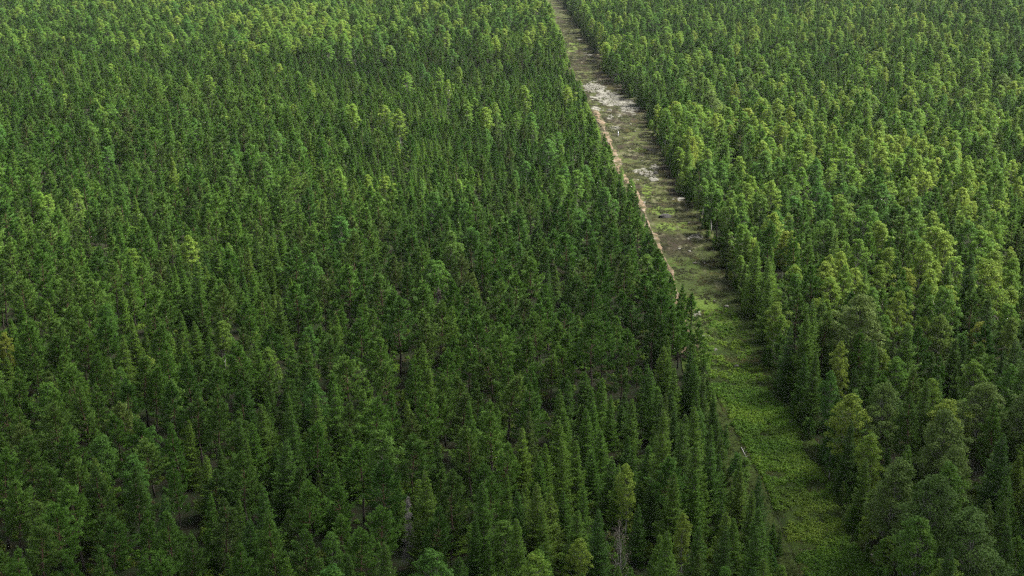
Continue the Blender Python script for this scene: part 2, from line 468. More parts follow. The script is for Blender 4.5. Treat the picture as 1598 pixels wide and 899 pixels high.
def soil_material(name, cols, scale=0.35, attr=None, bump=0.4):
    m, N, L = new_mat(name)
    out = N.new("ShaderNodeOutputMaterial"); p = N.new("ShaderNodeBsdfPrincipled"); p.inputs["Roughness"].default_value = 0.95
    p.inputs["Specular IOR Level"].default_value = 0.1
    geo = N.new("ShaderNodeNewGeometry")
    nz = N.new("ShaderNodeTexNoise"); nz.inputs["Scale"].default_value = scale; nz.inputs["Detail"].default_value = 9; nz.inputs["Roughness"].default_value = 0.72
    L.new(geo.outputs["Position"], nz.inputs["Vector"])
    if attr:
        at_ = N.new("ShaderNodeAttribute"); at_.attribute_name = attr
        mr = N.new("ShaderNodeMapRange"); L.new(nz.outputs[0], mr.inputs[0])
        mr.inputs[1].default_value = 0.3; mr.inputs[2].default_value = 0.7; mr.inputs[3].default_value = 0.35; mr.inputs[4].default_value = 1.75
        mix = N.new("ShaderNodeVectorMath"); mix.operation = 'SCALE'
        L.new(at_.outputs["Color"], mix.inputs[0]); L.new(mr.outputs[0], mix.inputs["Scale"])
        L.new(mix.outputs[0], p.inputs["Base Color"])
    else:
        rp = N.new("ShaderNodeValToRGB"); L.new(nz.outputs[0], rp.inputs[0])
        rp.color_ramp.elements[0].position = 0.32; rp.color_ramp.elements[1].position = 0.68
        rp.color_ramp.elements[0].color = (*cols[0], 1); rp.color_ramp.elements[1].color = (*cols[-1], 1)
        for k, c in enumerate(cols[1:-1]):
            e = rp.color_ramp.elements.new(0.32 + 0.36 * (k + 1) / (len(cols) - 1)); e.color = (*c, 1)
        L.new(rp.outputs[0], p.inputs["Base Color"])
    bp = N.new("ShaderNodeBump"); bp.inputs["Strength"].default_value = bump; bp.inputs["Distance"].default_value = 0.5
    L.new(nz.outputs[0], bp.inputs["Height"]); L.new(bp.outputs[0], p.inputs["Normal"])
    L.new(p.outputs[0], out.inputs[0])
    return m

M_FLOOR = soil_material("forest_floor", [(0.008, 0.008, 0.004), (0.014, 0.013, 0.006), (0.010, 0.019, 0.005), (0.024, 0.018, 0.009)], 0.30)
far_x = np.concatenate([-np.geomspace(9000, 1210, 12), np.arange(-1200, 1201, 8.0), np.geomspace(1210, 9000, 12)])
far_y = np.concatenate([-np.geomspace(3000, 60, 8), np.arange(-40, 2801, 8.0), np.geomspace(2820, 12000, 12)])
g = grid_mesh("ground", far_x, far_y, 0.0, mat=M_FLOOR)
tag(g, kind='structure')

# the clearing, coloured as it lies: heath, moss, meadow, pale rock
ys = np.concatenate([np.arange(130, 900, 0.7), np.arange(900, 2000, 1.8)])
U = np.linspace(-0.10, 1.10, 66)
SY = np.repeat(ys[:, None], len(U), 1)
SX = left_edge(SY) * (1 - U[None]) + right_edge(SY) * U[None]
SX = SX + (vnoise(SX * 0, SY, 9, 91) - 0.5) * 2.0 * np.clip((np.abs(U[None] - 0.5) - 0.4) * 10, 0, 1)
PX, PY = proj(SX, SY, terrain(SX, SY))

def lerp(a, b, m): return a * (1 - m[..., None]) + np.array(b) * m[..., None]
def sm(x, a, b):
    t = np.clip((x - a) / (b - a), 0, 1); return t * t * (3 - 2 * t)
def blob(cx, cy, rx, ry, warp=0.6, X=None, Y=None, wx=None, wy=None, seed=5):
    X = PX if X is None else X; Y = PY if Y is None else Y
    wx = SX if wx is None else wx; wy = SY if wy is None else wy
    d = np.sqrt(((X - cx) / rx) ** 2 + ((Y - cy) / ry) ** 2)
    return 1 - sm(d + (fbm(wx, wy, 5, seed) - 0.5) * 2 * warp, 0.75, 1.1)

n1 = fbm(SX, SY / 2, 11, 3); n2 = fbm(SX, SY / 2, 4, 17); n3 = fbm(SX, SY / 1.8, 2.0, 23, 2); n4 = fbm(SX, SY, 30, 31)
col = np.zeros(SX.shape + (3,)) + np.array((0.023, 0.026, 0.008))
col = lerp(col, (0.018, 0.014, 0.008), sm(n2, 0.45, 0.6))
col = lerp(col, (0.034, 0.043, 0.009), sm(n1, 0.38, 0.58) * sm(n3, 0.3, 0.6) * 0.9)
col = lerp(col, (0.065, 0.062, 0.034), sm(n3, 0.66, 0.78) * 0.8)
# meadow in the near part
meadow = sm(PY + (n1 - 0.5) * 150 + (n2 - 0.5) * 60, 340, 570)
col = lerp(col, (0.020, 0.034, 0.006), meadow)
col = lerp(col, (0.030, 0.050, 0.007), meadow * sm(n2, 0.42, 0.6))
# olive grass left of the rut
rut_x = np.interp(PY, [560, 600, 640, 700, 760, 820, 860, 899], [1092, 1106, 1126, 1158, 1192, 1216, 1232, 1250])
leftside = (1 - sm(PX, rut_x - 6, rut_x - 1)) * sm(PY, 560, 590)
col = lerp(col, (0.032, 0.046, 0.009), leftside * 0.9)
rut = np.exp(-((PX - rut_x - 2) / 1.9) ** 2) * sm(PY, 545, 570)
col = lerp(col, (0.030, 0.028, 0.016), rut * 0.55)
# moss patches
for cx, cy, rx, ry in [(1022, 330, 14, 8), (1046, 330, 10, 6), (1040, 355, 14, 6), (1066, 352, 10, 6), (1080, 470, 30, 10),
                       (1100, 482, 22, 8), (1130, 510, 30, 12), (890, 78, 14, 4), (878, 84, 12, 3), (900, 70, 12, 3), (1010, 300, 7, 12),
                       (852, 8, 8, 5), (1095, 525, 22, 12), (1000, 235, 12, 3), (1088, 500, 20, 8)]:
    col = lerp(col, (0.060, 0.095, 0.012), blob(cx, cy, rx, ry) * 0.6)
# pale rock
rock = np.zeros(SX.shape)
for cx, cy, rx, ry in [(928, 138, 16, 9), (945, 150, 22, 7), (966, 161, 26, 7), (985, 170, 20, 8), (940, 158, 16, 4), (960, 200, 9, 2.5),
                       (953, 184, 6, 4), (966, 182, 5, 2.5), (1016, 236, 7, 3), (1010, 272, 12, 4), (1002, 268, 10, 4), (1018, 280, 7, 3),
                       (1023, 262, 7, 4), (1082, 371, 11, 5), (1062, 312, 5, 3), (1096, 412, 8, 2), (1030, 396, 4, 2), (905, 62, 5, 2),
                       (914, 78, 4, 2), (920, 86, 4, 2), (862, 132, 6, 3), (1088, 492, 6, 4), (1100, 505, 4, 2), (930, 170, 6, 6)]:
    rock = np.maximum(rock, blob(cx, cy, rx, ry, 0.9) * sm(n3, 0.36, 0.58))
col = lerp(col, (0.13, 0.126, 0.105), rock)
M_STRIP = soil_material("clearing_soil", None, 2.2, "albedo", 0.9)
strip = surf_mesh("clearing_ground", SX, SY, 0.06, col, M_STRIP, Zadd=(n3 - 0.5) * 0.25 + (n2 - 0.5) * 0.3 + 0.2 - 0.25 * rut)
tag(strip, kind='structure')

# sandy track along the left side of the clearing
TRX = -0.5
TR = [(1066, 560, 1.2), (1080, 548, 4.5), (1078, 528, 4.0), (1070, 505, 2.4), (1062, 480, 2.8), (1056, 455, 1.8), (1050, 430, 1.8), (1038, 405, 1.7), (1028, 385, 1.7),
      (1020, 368, 2.6), (1012, 350, 3.4), (1002, 322, 3.2), (996, 308, 2.0), (986, 292, 2.6), (976, 280, 2.2), (966, 268, 3.0), (960, 250, 5.0),
      (956, 234, 4.5), (950, 218, 2.2), (940, 196, 3.0), (934, 182, 3.4), (928, 172, 2.4)]
tw = np.array([at(a + TRX, b)[:2] for a, b, _ in TR]); wd = np.array([c for _, _, c in TR]) * 1.0
ty = np.arange(tw[0, 1], tw[-1, 1], 0.6)
tx = np.interp(ty, tw[:, 1], tw[:, 0]); th = np.interp(ty, tw[:, 1], wd) * 0.5 * (0.25 + 0.75 * sm(vnoise(ty, ty * 0, 9, 881), 0.30, 0.55))
q = np.linspace(-1, 1, 15)
TY = np.repeat(ty[:, None], 15, 1)
edge = 1 + (vnoise(TY, q[None] * 50 + TY * 0, 3.0, 77) - 0.5) * 0.8 + (vnoise(TY, q[None] * 50, 1.1, 78) - 0.5) * 0.5
TX = tx[:, None] + q[None] * th[:, None] * edge
nn_ = fbm(TX, TY, 2.5, 61)
tcol = lerp(np.zeros(TX.shape + (3,)) + np.array((0.100, 0.072, 0.045)), (0.034, 0.031, 0.013), sm(nn_, 0.42, 0.62))
tcol = lerp(tcol, (0.13, 0.11, 0.085), sm(fbm(TX, TY, 1.3, 63), 0.6, 0.75))
M_TRACK = soil_material("sandy_soil", None, 3.0, "albedo", 0.6)
track = surf_mesh("dirt_path", TX, TY, 0.30, tcol, M_TRACK, Zadd=(fbm(TX, TY, 2.2, 23, 2) - 0.5) * 0.25 + (fbm(TX, TY, 5, 17) - 0.5) * 0.3 + 0.1 - 0.12 * q[None] ** 4)
tag(track, kind='structure')

# ------------------------------------------------------------------ where the trees stand
def stand(x, y):
    """species weights, spacing (m), height factor, young-pine share, from a map of the stands"""
    px, py = proj(x, y, terrain(x, y) + 11)
    n = len(x)
    leftv = x < (left_edge(y) + right_edge(y)) / 2
    big = fbm(x, y, 60, 201); med = fbm(x, y, 22, 207)
    pine = np.full(n, 0.66); spr = np.full(n, 0.26); bir = np.full(n, 0.05); asp = np.zeros(n)
    sp = np.full(n, 4.9); hf = np.full(n, 1.0); young = np.zeros(n)
    def put(mask, p, s, b, a, spacing, h=1.0, yg=0.0):
        w = mask
        pine[:] = pine * (1 - w) + p * w; spr[:] = spr * (1 - w) + s * w; bir[:] = bir * (1 - w) + b * w; asp[:] = asp * (1 - w) + a * w
        sp[:] = sp * (1 - w) + spacing * w; hf[:] = hf * (1 - w) + h * w; young[:] = young * (1 - w) + yg * w
    # left, far tall stand
    put(leftv * (1 - sm(py, 66, 84)), 0.55, 0.12, 0.33, 0, 5.2, 1.25)
    put(leftv * (1 - sm(py, 80, 95)) * sm(px, 330, 380) * (1 - sm(px, 540, 600)), 0.30, 0.08, 0.62, 0, 5.2, 1.25)
    # left, young dense stand in front of it
    put(leftv * sm(px, 430, 540) * sm(py, 84, 92) * (1 - sm(py, 290, 350)), 0.74, 0.22, 0.04, 0, 3.8, 0.95, 0.95)
    # open tall pines
    put(leftv * sm(px, 500, 600) * sm(py, 400, 450) * (1 - sm(py, 540, 590)) * (1 - sm(px, 1040, 1080)), 0.93, 0.06, 0.01, 0, 5.4, 1.05)
    # spruce belts
    put(leftv * sm(px - (py - 560) * -0.8, 900, 960) * sm(py, 520, 570), 0.06, 0.91, 0.03, 0, 4.7, 0.98)
    put(leftv * sm(px, 370, 400) * (1 - sm(px, 500, 540)) * sm(py, 610, 640) * (1 - sm(py, 760, 800)), 0.12, 0.86, 0.02, 0, 4.6, 1.0)
    put(leftv * sm(px, 230, 280) * (1 - sm(px, 420, 460)) * sm(py, 340, 370) * (1 - sm(py, 430, 470)), 0.25, 0.73, 0.02, 0, 4.6, 1.0)
    put(leftv * sm(px, 560, 600) * (1 - sm(px, 800, 840)) * sm(py, 180, 200) * (1 - sm(py, 250, 280)), 0.4, 0.58, 0.02, 0, 3.6, 0.95, 0.9)
    # right side
    r_ = ~leftv
    put(r_ * 1.0, 0.40, 0.17, 0.42, 0.01, 4.8, 1.0)
    put(r_ * (1 - sm(py, 110, 170)), 0.50, 0.16, 0.34, 0.0, 5.0, 1.05)
    put(r_ * sm(py, 170, 220) * (1 - sm(py, 430, 520)), 0.32, 0.14, 0.54, 0, 4.7, 1.0)
    put(r_ * sm(py, 470, 540), 0.20, 0.36, 0.30, 0.14, 4.9, 1.05)
    put(r_ * sm(py, 600, 680), 0.12, 0.44, 0.18, 0.26, 5.1, 1.08)
    # ragged mix
    pine *= 0.45 + 1.1 * med; spr *= 0.25 + 1.5 * fbm(x, y, 26, 231) ; bir *= 0.2 + 1.6 * fbm(x, y, 34, 241)
    # the wall of dark trees along the right-hand edge
    e = np.exp(-np.clip(x - right_edge(y), 0, 99) / 3.5) * r_
    spr += e * 0.9; asp *= (1 - e)
    tot = pine + spr + bir + asp
    return pine / tot, spr / tot, bir / tot, asp / tot, sp, hf, young, px, py, leftv

S0 = 2.3
gx = np.arange(-740, 740, S0); gy = np.arange(160, 1600, S0)
GX, GY = np.meshgrid(gx, gy)
GX = (GX + rng.uniform(-0.5, 0.5, GX.shape) * S0 * 0.98).ravel(); GY = (GY + rng.uniform(-0.5, 0.5, GY.shape) * S0 * 0.98).ravel()
half = 0.41 * GY + 45
k = np.abs(GX) < half
GX, GY = GX[k], GY[k]
le, re = left_edge(GY), right_edge(GY)
k = (GX < le - 2.6 + 2.7 * vnoise(GX * 0, GY, 11, 311)) | (GX > re + 2.2 - 2.8 * vnoise(GX * 0, GY, 13, 312))
GX, GY = GX[k], GY[k]
# a few natural gaps
gap = fbm(GX, GY, 16, 301) * 0.6 + fbm(GX, GY, 7, 302) * 0.4
k = gap < 0.735
for cx, cy, rad in [(440, 868, 5.5), (505, 325, 4.5), (868, 134, 4), (545, 478, 4)]:
    w = at(cx, cy); k &= (GX - w[0]) ** 2 + (GY - w[1]) ** 2 > rad ** 2
GX, GY = GX[k], GY[k]
perm = rng.permutation(len(GX)); GX, GY = GX[perm], GY[perm]
# chosen trees the photo shows plainly: kind, variant, photo pixel of the foot, height factor, tint, warm
SPECIAL = [
    ('pine', 3, 489, 898, 1.05, 0.55, 0.05, "tall round-headed pine with a long bare stem at the small bushy gap"),
    ('birch', 1, 975, 842, 0.86, 1.05, 0.05, "bright pale green birch standing out alone among the dark spruces"),
    ('birch', 2, 903, 935, 0.80, 1.25, 0.0, "pale silvery green birch low among dark spruces, brightest crown around"),
    ('birch', 1, 1062, 905, 0.72, 0.62, 0.5, "olive green birch in the spruce belt beside the dead twiggy birch"),
    ('birch', 4, 1520, 592, 0.95, 0.35, 1.1, "tall golden brown tree rising above green birches beside dark spruces"),
    ('aspen', 0, 1368, 735, 1.0, 0.85, 0.1, "large pale green broadleaf tree above the meadow edge, widest crown there"),
    ('aspen', 1, 1478, 838, 1.0, 0.95, 0.1, "light green tall-crowned aspen between dark spruces beyond the meadow"),
    ('birch', 1, 1302, 655, 1.05, 0.75, 0.45, "tall yellowish birch behind the dark trees lining the meadow"),
    ('birch', 4, 1268, 570, 1.12, 0.95, 0.1, "bright bluish green birch towering over the clearing's shaded tree wall"),
    ('birch', 0, 1395, 560, 1.1, 0.85, 0.25, "tall yellow-green birch with forked top amid darker pines"),
    ('birch', 0, 18, 600, 0.8, 0.5, 1.0, "small orange-yellow birch peeping out of the dark pines"),
    ('birch', 5, 240, 650, 1.15, 0.65, 0.35, "thin grey-green birch with pale stem inside the pine wood"),
    ('birch', 2, 210, 290, 0.6, 0.6, 0.05, "round yellow-green birch among the bluish pines of the open wood"),
    ('pine', 1, 943, 246, 0.62, 0.45, 0.0, "slim young pine standing free on the rocky clearing near the marker post"),
    ('pine', 7, 984, 338, 0.85, 0.55, 0.0, "bushy young pine jutting into the clearing beside the boulder's sandy path"),
    ('pine', 2, 1048, 492, 0.80, 0.6, 0.0, "bushy pine hiding the sandy path where it meets the heath"),
    ('pine', 4, 1060, 520, 0.82, 0.55, 0.0, "slender pine leaning over the reddish end of the sandy path"),
    ('pine', 7, 1078, 512, 0.95, 0.6, 0.0, "young pine standing on open heath, farthest out from the pine wood"),
    ('pine', 8, 1076, 556, 0.85, 0.45, 0.0, "short pine at the top of the rut, reddish soil behind"),
    ('spruce', 6, 1003, 402, 0.95, 0.2, 0.1, "small dark spruce on the sandy path's edge, next to a twin"),
    ('spruce', 6, 1022, 414, 0.85, 0.25, 0.0, "smaller dark spruce on the sandy path's edge, nearer the clearing"),
    ('spruce', 3, 1178, 850, 0.95, 0.15, 0.0, "dark spruce at the meadow's edge beside the rut, tallest of its clump"),
]
sx, sy = [], []
for s in SPECIAL:
    w = at(s[2], s[3]); sx.append(w[0]); sy.append(w[1])
DEAD = [('dead_spruce', 640, 893), ('dead_birch', 965, 930), ('dead_pine', 686, 538)]
for _, a, b in DEAD:
    w = at(a, b); sx.append(w[0]); sy.append(w[1])
sx = np.array(sx); sy = np.array(sy)
pin, spr, bir, asp, spc, hf, yg, ppx, ppy, lft = stand(GX, GY)
u = rng.random(len(GX))
kind_i = np.where(u < pin, 0, np.where(u < pin + spr, 1, np.where(u < pin + spr + bir, 2, 3)))
radius = spc * np.where(kind_i == 0, 1.0, np.where(kind_i == 1, 0.86, np.where(kind_i == 2, 0.98, 1.45)))
radius *= rng.uniform(0.74, 1.36, len(GX)) * np.where(lft, 1.05, 1.04)
dens_edge = np.minimum(np.abs(GX - left_edge(GY)), np.abs(GX - right_edge(GY))) < 4
radius[dens_edge] *= 0.80
cell = 4.2; grid = {}
keep = []
for q, (x, y) in enumerate(zip(sx, sy)):
    grid.setdefault((int(x // cell), int(y // cell)), []).append((x, y, 3.6))
    if q in (0, 1, 2, 5, 6) or q >= len(SPECIAL):
        for back in ((4.2, 8.4, 12.6) if q == len(SPECIAL) else (4.2,)):
            grid.setdefault((int(x // cell), int((y - back) // cell)), []).append((x, y - back, 4.4))
xs_, ys_, rs_ = GX.tolist(), GY.tolist(), radius.tolist()
for i in range(len(xs_)):
    x, y, r0 = xs_[i], ys_[i], rs_[i]
    cx, cy = int(x // cell), int(y // cell); ok = True
    for ax in (cx - 1, cx, cx + 1, cx - 2, cx + 2):
        for ay in (cy - 1, cy, cy + 1, cy - 2, cy + 2):
            for (qx, qy, qr) in grid.get((ax, ay), ()):
                rr = (r0 + qr) * 0.5
                if (qx - x) ** 2 + (qy - y) ** 2 < rr * rr: ok = False; break
            if not ok: break
        if not ok: break
    if ok:
        grid.setdefault((cx, cy), []).append((x, y, r0)); keep.append(i)
keep = np.array(keep)
TXp, TYp, K, HF, YG, LFT = GX[keep], GY[keep], kind_i[keep], hf[keep], yg[keep], lft[keep]
n = len(keep)
print("trees", n, "by kind", [int((K == q).sum()) for q in range(4)])
r1 = rng.random(n)
VAR = np.zeros(n, int)
young = rng.random(n) < YG
VAR[K == 0] = (r1[K == 0] * 6).astype(int)
VAR[(K == 0) & young] = 6 + (r1[(K == 0) & young] * 3).astype(int)
VAR[K == 1] = np.minimum((r1[K == 1] * 5.35).astype(int), 5)
bigspr = (K == 1) & ~LFT & (rng.random(n) < 0.45); VAR[bigspr] = 5
VAR[K == 2] = (r1[K == 2] * 6).astype(int); VAR[K == 3] = (r1[K == 3] * 4).astype(int)
SC = HF * rng.normal(1.0, 0.13, n).clip(0.68, 1.3) * (0.93 + 0.16 * fbm(TXp, TYp, 45, 401))
small = rng.random(n) < 0.07; SC[small] *= rng.uniform(0.55, 0.8, small.sum())
SC[(K == 1) & young] *= 0.66
# saplings and young trees creeping into the sides of the clearing
ne = 420
ey = 150 + 1100 * rng.random(ne) ** 1.3; side_l = rng.random(ne) < 0.6
dd_ = np.abs(rng.normal(0, 1.6, ne)) * (0.4 + 0.9 * vnoise(ey, ey * 0, 12, 777))
ex = np.where(side_l, left_edge(ey) - 0.6 + dd_, right_edge(ey) + 0.6 - dd_ * 0.6)
ek = rng.choice([0, 1, 2], ne, p=[0.4, 0.35, 0.25])
TXp = np.append(TXp, ex); TYp = np.append(TYp, ey); K = np.append(K, ek); LFT = np.append(LFT, side_l)
VAR = np.append(VAR, np.where(ek == 0, 8, np.where(ek == 1, 6, 5)))
SC = np.append(SC, rng.uniform(0.28, 0.75, ne)); n = len(K)
WIDE = np.where(K == 2, 1.22, np.where(K == 1, 1.06, 1.12)) * rng.uniform(0.9, 1.12, n)
SC *= 0.96
TZ = terrain(TXp, TYp) - 0.05
TINT = (0.42 + rng.normal(0, 0.24, n) + (fbm(TXp, TYp, 55, 411) - 0.5) * 1.2).clip(-0.1, 1.2)
WARM = np.abs(rng.normal(0, 0.16, n)).clip(0, 1)
yel = (K == 2) & ~LFT & (rng.random(n) < 0.12)
lb = (K == 2) & LFT & (TYp < 520); TINT[lb] -= 0.3; VAR[lb & (VAR == 4)] = 3
TINT[K == 3] += 0.2; TINT[(K == 2) & ~LFT] += 0.06; WARM[yel] += 0.4
rusty = (K == 0) & (rng.random(n) < 0.0); WARM[rusty] = 1.0
ROTZ = rng.uniform(0, 2 * pi, n)
TLT = rng.normal(0, 0.022, (n, 2))

# ------------------------------------------------------------------ individuals: those that show largest
NAMES = ['pine_tree', 'spruce_tree', 'birch_tree', 'aspen_tree']; KEYS = ['pine', 'spruce', 'birch', 'aspen']
HGT = np.array([KINDS[KEYS[a]][b]['H'] for a, b in zip(K, VAR)]) * SC
tpx, tpy = proj(TXp, TYp, TZ + HGT)
mpx, mpy = proj(TXp, TYp, TZ + HGT * 0.8)
inview = (mpx > 4) & (mpx < W_PX - 4) & (mpy < H_PX - 6) & (tpy > 0)
dist = np.sqrt(TXp ** 2 + TYp ** 2 + CAM_H ** 2)
showsize = HGT / dist * np.where(mpy > H_PX - 30, 0.8, 1)

ONES = ["zero", "one", "two", "three", "four", "five", "six", "seven", "eight", "nine", "ten", "eleven", "twelve", "thirteen", "fourteen",
        "fifteen", "sixteen", "seventeen", "eighteen", "nineteen"]
TENS = ["", "", "twenty", "thirty", "forty", "fifty", "sixty", "seventy", "eighty", "ninety"]
def say(v):
    v = int(v)
    return ONES[v] if v < 20 else TENS[v // 10] + ("-" + ONES[v % 10] if v % 10 else "")
TINTW = {0: ["dark", "deep green", "mid-green", "light green"], 1: ["blackish green", "dark green", "mossy green", "fresh green"],
         2: ["dark-leaved", "green", "yellow-green", "pale yellow-green"], 3: ["dark", "deep green", "grey-green", "pale green"]}
used_labels = set()
def tree_label(ki, form, tint, warm, size, px, py, x, y):
    tw_ = TINTW[ki][0 if tint < 0.25 else 1 if tint < 0.45 else 2 if tint < 0.65 else 3]
    if ki == 0 and warm > 0.85: tw_ = "rusty brown"
    if ki == 2 and warm > 0.45: tw_ = "yellowing"
    de_l = left_edge(y) - x; de_r = x - right_edge(y)
    kindw = ["pine", "spruce", "birch", "aspen"][ki]
    if 0 < de_l < 5 or 0 < de_r < 5: where = "edging the clearing,"
    else: where = ""
    a = say(min(99, max(0, px / W_PX * 100))); b = say(min(99, max(0, py / H_PX * 100)))
    for extra in ("", "short " if size < 13.5 else "tall ", "close-packed ", "slightly taller ", "slightly shorter ", "partly hidden "):
        lab = f"{extra}{tw_} {form} {kindw} {where} {a} percent across and {b} percent down the picture".replace("  ", " ").replace(" ,", ",")
        if lab not in used_labels:
            used_labels.add(lab); return lab
    return lab

made = {}
def plant(ki, var, x, y, z, rot, tilt, scale, tint, warm, label=None):
    d = KINDS[KEYS[ki]][var]
    e = bpy.data.objects.new(NAMES[ki], None)
    e.empty_display_size = 1.0
    e.location = (x, y, z); e.rotation_euler = (tilt[0], tilt[1], rot); e.scale = (scale[0], scale[0], scale[1])
    link(e)
    for nm in ('trunk', 'crown'):
        key = (ki, var, nm)
        if key in made: c = made[key].copy()
        else: c = bpy.data.objects.new(nm, d[nm]); made[key] = c
        c.name = nm
        c["tint"] = [float(tint), float(warm), 0.0]
        c.parent = e; link(c)
    h = d['H'] * scale[1]
    px, py = proj(x, y, z + h)
    if label is None: label = tree_label(ki, d['form'], tint, warm, h, float(px), float(py), x, y)
    tag(e, label, ["pine tree", "spruce tree", "birch tree", "aspen tree"][ki],
        ["pines of the forest", "spruces of the forest", "birches of the forest", "aspens of the forest"][ki])
    return e

for s in SPECIAL:
    ki = KEYS.index(s[0]); w = at(s[2], s[3])
    plant(ki, s[1], w[0], w[1], w[2] - 0.05, rng.uniform(0, 6), (0, 0), (s[4], s[4]), s[5], s[6], s[7])

single = np.zeros(n, bool)
LIMIT = {0: 294, 1: 292, 2: 286, 3: 90}
for ki in range(4):
    c = np.where((K == ki) & inview)[0]
    c = c[np.argsort(-showsize[c])][:LIMIT[ki]]
    single[c] = True
    for i in c:
        wf = (1 + (fbm(TXp[i], TYp[i], 3, 9) - 0.5) * 0.35) * WIDE[i]
        plant(ki, int(VAR[i]), TXp[i], TYp[i], TZ[i], ROTZ[i], TLT[i], (SC[i] * float(wf), SC[i]), TINT[i], WARM[i])

# ------------------------------------------------------------------ everything beyond, as forest
def scatter(name, mats_meshes, x, y, z, rot, scale, idx, tint, label):
    coll = bpy.data.collections.new(name + "_sources")
    for q, me in enumerate(mats_meshes):
        coll.objects.link(bpy.data.objects.new("%s_source_%02d" % (name, q), me))
    me = bpy.data.meshes.new(name)
    N_ = len(x)
    me.vertices.add(N_); me.vertices.foreach_set("co", np.column_stack([x, y, z]).ravel().astype(np.float32))
    def att(nm, ty, arr, fld):
        a = me.attributes.new(nm, ty, 'POINT'); a.data.foreach_set(fld, np.ascontiguousarray(arr).ravel())
    att("rot", 'FLOAT_VECTOR', rot.astype(np.float32), "vector")
    att("scl", 'FLOAT_VECTOR', scale.astype(np.float32), "vector")
    att("idx", 'INT', idx.astype(np.int32), "value")
    att("tint", 'FLOAT_VECTOR', tint.astype(np.float32), "vector")
    o = link(bpy.data.objects.new(name, me))
    ng = bpy.data.node_groups.new(name + "_nodes", 'GeometryNodeTree')
    ng.interface.new_socket("Geometry", in_out='INPUT', socket_type='NodeSocketGeometry')
    ng.interface.new_socket("Geometry", in_out='OUTPUT', socket_type='NodeSocketGeometry')
    N, L = ng.nodes, ng.links
    gi = N.new("NodeGroupInput"); go = N.new("NodeGroupOutput")
    m2p = N.new("GeometryNodeMeshToPoints"); iop = N.new("GeometryNodeInstanceOnPoints")
    ci = N.new("GeometryNodeCollectionInfo"); ci.inputs[0].default_value = coll
    ci.inputs["Separate Children"].default_value = True; ci.inputs["Reset Children"].default_value = True
    def na(nm, ty):
        a = N.new("GeometryNodeInputNamedAttribute"); a.data_type = ty; a.inputs[0].default_value = nm; return a.outputs[0]
    L.new(gi.outputs[0], m2p.inputs[0]); L.new(m2p.outputs[0], iop.inputs["Points"]); L.new(ci.outputs[0], iop.inputs["Instance"])
    iop.inputs["Pick Instance"].default_value = True
    L.new(na("idx", 'INT'), iop.inputs["Instance Index"]); L.new(na("rot", 'FLOAT_VECTOR'), iop.inputs["Rotation"])
    L.new(na("scl", 'FLOAT_VECTOR'), iop.inputs["Scale"]); L.new(iop.outputs[0], go.inputs[0])
    md = o.modifiers.new("scatter", 'NODES'); md.node_group = ng
    tag(o, label, None, None, 'stuff')
    return o

for ki, (nm, lab) in enumerate([("pine_forest", "bluish green pines massed into one unbroken forest beyond the nearest trees"),
                                ("spruce_forest", "dark pointed spruces mixed through the far forest"),
                                ("birch_forest", "yellow-green birches crowding the far woodland canopy"),
                                ("aspen_forest", "broad green aspens scattered through the far wood")]):
    s = (K == ki) & ~single
    ms = [d['joined'] for d in KINDS[KEYS[ki]]]
    m_ = int(s.sum())
    wf = (1 + (fbm(TXp[s], TYp[s], 3, 9) - 0.5) * 0.35) * WIDE[s]
    scatter(nm, ms, TXp[s], TYp[s], TZ[s], np.column_stack([TLT[s], ROTZ[s]]),
            np.column_stack([SC[s] * wf, SC[s] * wf, SC[s]]), VAR[s], np.column_stack([TINT[s], WARM[s], np.zeros(m_)]), lab)

# ------------------------------------------------------------------ low growth
ferns = [make_tuft(500 + q, 0.75, 0.75, 170, 0.24, 0.4).mesh("fern_clump", [M_FERN]) for q in range(4)]
heaths = [make_tuft(520 + q, 0.42, 0.30, 90, 0.12, 0.2).mesh("heather_clump", [M_HEATH]) for q in range(4)]
def in_strip(num, y0, y1, u0=-0.04, u1=1.04):
    yy = rng.uniform(y0, y1, num); uu = rng.uniform(u0, u1, num)
    xx = left_edge(yy) * (1 - uu) + right_edge(yy) * uu
    zz = terrain(xx, yy)
    a, b = proj(xx, yy, zz)
    return xx, yy, zz, a, b, uu
def scatter_low(name, meshes, x, y, z, sc, tint, warm, label):
    N_ = len(x)
    scatter(name, meshes, x, y, z, np.column_stack([np.zeros((N_, 2)), rng.uniform(0, 6.28, N_)]), np.column_stack([sc, sc, sc]),
            rng.integers(0, len(meshes), N_), np.column_stack([tint, warm, np.zeros(N_)]), label)
x, y, z, a, b, uu = in_strip(10500, 165, 350)
rx_ = np.interp(b, [560, 600, 640, 700, 760, 820, 860, 899], [1092, 1106, 1126, 1158, 1192, 1216, 1232, 1250])
m = (b + (fbm(x, y / 2, 11, 3) - 0.5) * 160 + rng.normal(0, 42, len(b)) > 585) & (a > rx_ + 5) & (fbm(x, y, 6, 55) < 0.66) & (uu < 0.93 + 0.05 * np.sin(y / 5))
x, y, z, b = x[m], y[m], z[m], b[m]
bare = fbm(x, y, 12, 57)
m = bare > 0.24; x, y, z, bare = x[m], y[m], z[m], bare[m]
scatter_low("undergrowth", ferns, x, y, z + 0.12, rng.uniform(0.5, 1.15, len(x)), 0.45 + (fbm(x, y, 9, 58) - 0.5) * 1.3 + rng.normal(0, 0.12, len(x)),
            np.clip((fbm(x, y, 14, 59) - 0.5) * 0.9, 0, 1), "bright green leafy clumps covering the near end of the clearing")
x, y, z, a, b, uu = in_strip(52000, 165, 1000)
m = (fbm(x, y, 4, 71) > 0.40) & (rng.random(len(x)) < np.where(b > 560, 1.0, 1.0))
